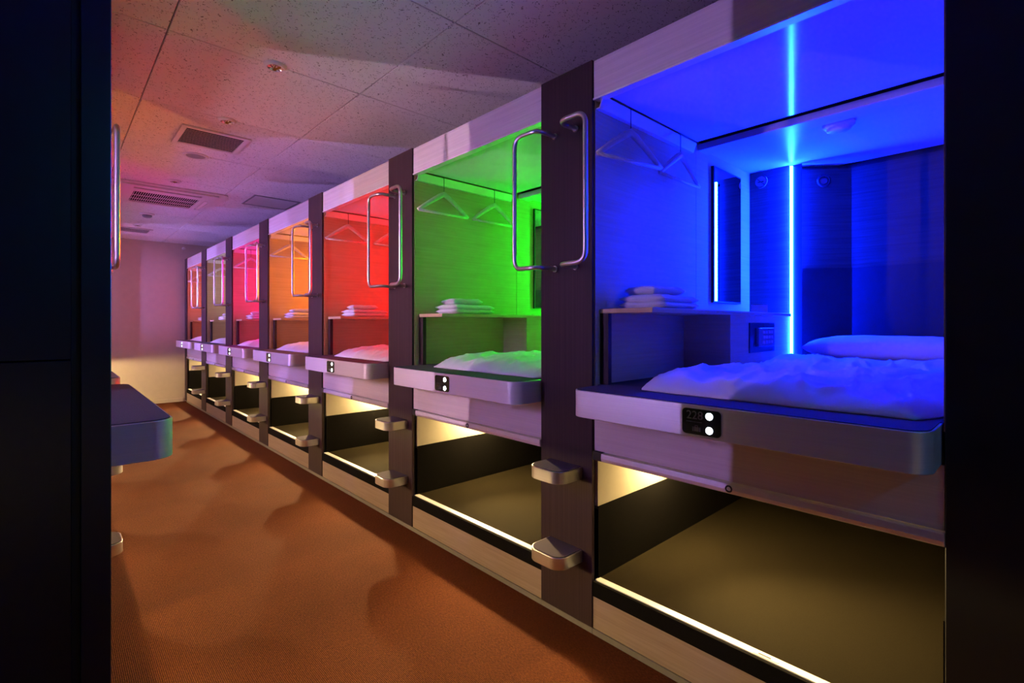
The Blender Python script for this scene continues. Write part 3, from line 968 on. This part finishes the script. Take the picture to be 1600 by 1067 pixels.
def aircon():
    x0, x1, y0, y1 = 0.225, 0.830, 3.540, 4.125
    r = empty('ceiling_air_conditioner', (x0 + x1) / 2, (y0 + y1) / 2)
    F = Frame((x0 + x1) / 2, (y0 + y1) / 2)
    zf = CZ - 0.018
    # face panel as a ring of bars around the intake and the outlets
    gx0, gx1, gy0, gy1 = 0.365, 0.704, 3.735, 4.055
    bm = bmesh.new()
    prism(bm, [(F.p(a, b, 0).x, F.p(a, b, 0).y) for a, b in rounded(x0, x1, y0, y1, 0.03, 5)], 'z', F.p(0, 0, CZ - 0.008).z, F.p(0, 0, CZ).z)
    new_obj('outer_frame', bm, M['vent'], r)
    bm = bmesh.new()
    for a in ((x0 + 0.05, x1 - 0.05, y0 + 0.115, gy0), (x0 + 0.05, x1 - 0.05, gy1, y1 - 0.03), (x0 + 0.05, gx0, gy0, gy1), (gx1, x1 - 0.10, gy0, gy1), (x0 + 0.05, x1 - 0.05, y0 + 0.03, y0 + 0.078), (x1 - 0.068, x1 - 0.05, gy0, gy1)):
        add_box(bm, F.p(a[0], a[2], zf), F.p(a[1], a[3], CZ - 0.007))
    new_obj('face_panel', bm, M['vent'], r)
    box(F, 'intake_backing', gx0, gx1, gy0, gy1, CZ - 0.0095, CZ - 0.0082, M['vent_dark'], r)
    box(F, 'outlet_backing', x0 + 0.05, x1 - 0.05, y0 + 0.078, y0 + 0.115, CZ - 0.0095, CZ - 0.0082, M['vent_dark'], r)
    box(F, 'louvre', x0 + 0.13, x1 - 0.13, y0 + 0.090, y0 + 0.101, zf + 0.004, zf + 0.007, M['vent'], r)
    for a, b in ((x0 + 0.05, x0 + 0.13), (x1 - 0.13, x1 - 0.05)):
        box(F, 'outlet_end', a, b, y0 + 0.077, y0 + 0.116, zf, CZ - 0.009, M['vent'], r)
    lv = box(F, 'louvre', x1 - 0.094, x1 - 0.072, gy0 + 0.02, gy1 - 0.01, zf + 0.001, zf + 0.004, M['vent'], r)
    n = 30
    for i in range(n):
        xa = gx0 + (gx1 - gx0) * (i + 0.35) / n
        box(F, 'grille_bar', xa, xa + (gx1 - gx0) / n * 0.24, gy0, gy1, zf, zf + 0.0012, M['vent'], r)
    for i in range(1, 3):
        ya = gy0 + (gy1 - gy0) * i / 3
        box(F, 'grille_rib', gx0, gx1, ya - 0.004, ya + 0.004, zf - 0.0005, zf + 0.0012, M['vent'], r)
    tag(r, 'large ceiling air conditioner with barred intake grille and side louvres', 'air conditioner')
aircon()

r = empty('access_hatch', 1.086, 3.56); F = Frame(1.086, 3.56)
x0, x1, y0, y1, t = 0.942, 1.230, 3.412, 3.708, 0.012
bm = bmesh.new()
for a in ((x0, x1, y0, y0 + t), (x0, x1, y1 - t, y1), (x0, x0 + t, y0 + t, y1 - t), (x1 - t, x1, y0 + t, y1 - t)):
    add_box(bm, F.p(a[0], a[2], CZ - 0.004), F.p(a[1], a[3], CZ), 0.001)
new_obj('hatch_frame', bm, M['mid_plastic'], r)
box(F, 'hatch_lid', x0 + t, x1 - t, y0 + t, y1 - t, CZ - 0.0025, CZ, M['vent'], r)
tag(r, 'square ceiling access hatch with thin metal frame above the capsules', 'hatch')

r = empty('wall_sensor', 0.99, YEND); F = Frame(0.99, YEND)
bm = bmesh.new(); ring(bm, F.p(0.99, YEND, 0.775), (0, -1, 0), [(0.0, 0), (0.016 * S, 0), (0.016 * S, 0.012), (0.010 * S, 0.022), (0, 0.024)], 20)
new_obj('sensor_body', bm, M['vent'], r, True)
tag(r, 'tiny round sensor high on the end wall under the ceiling', 'sensor')

# assumed lobby lamp, added unseen behind the camera: its cool light gleams on the shelf ends that face it
r = empty('assumed_lobby_light', 0.5, -1.05); F = Frame(0.5, -1.05)
box(F, 'assumed_lamp_housing', 0.39, 0.61, -1.16, -0.94, CZ - 0.020, CZ, M['white'], r, 0.003)
box(F, 'assumed_lamp_diffuser', 0.405, 0.595, -1.145, -0.955, CZ - 0.026, CZ - 0.0202, M['assumed_lobby_lamp'], r)
tag(r, 'assumed square cool blue ceiling light in the unseen lobby behind the camera', 'ceiling light')
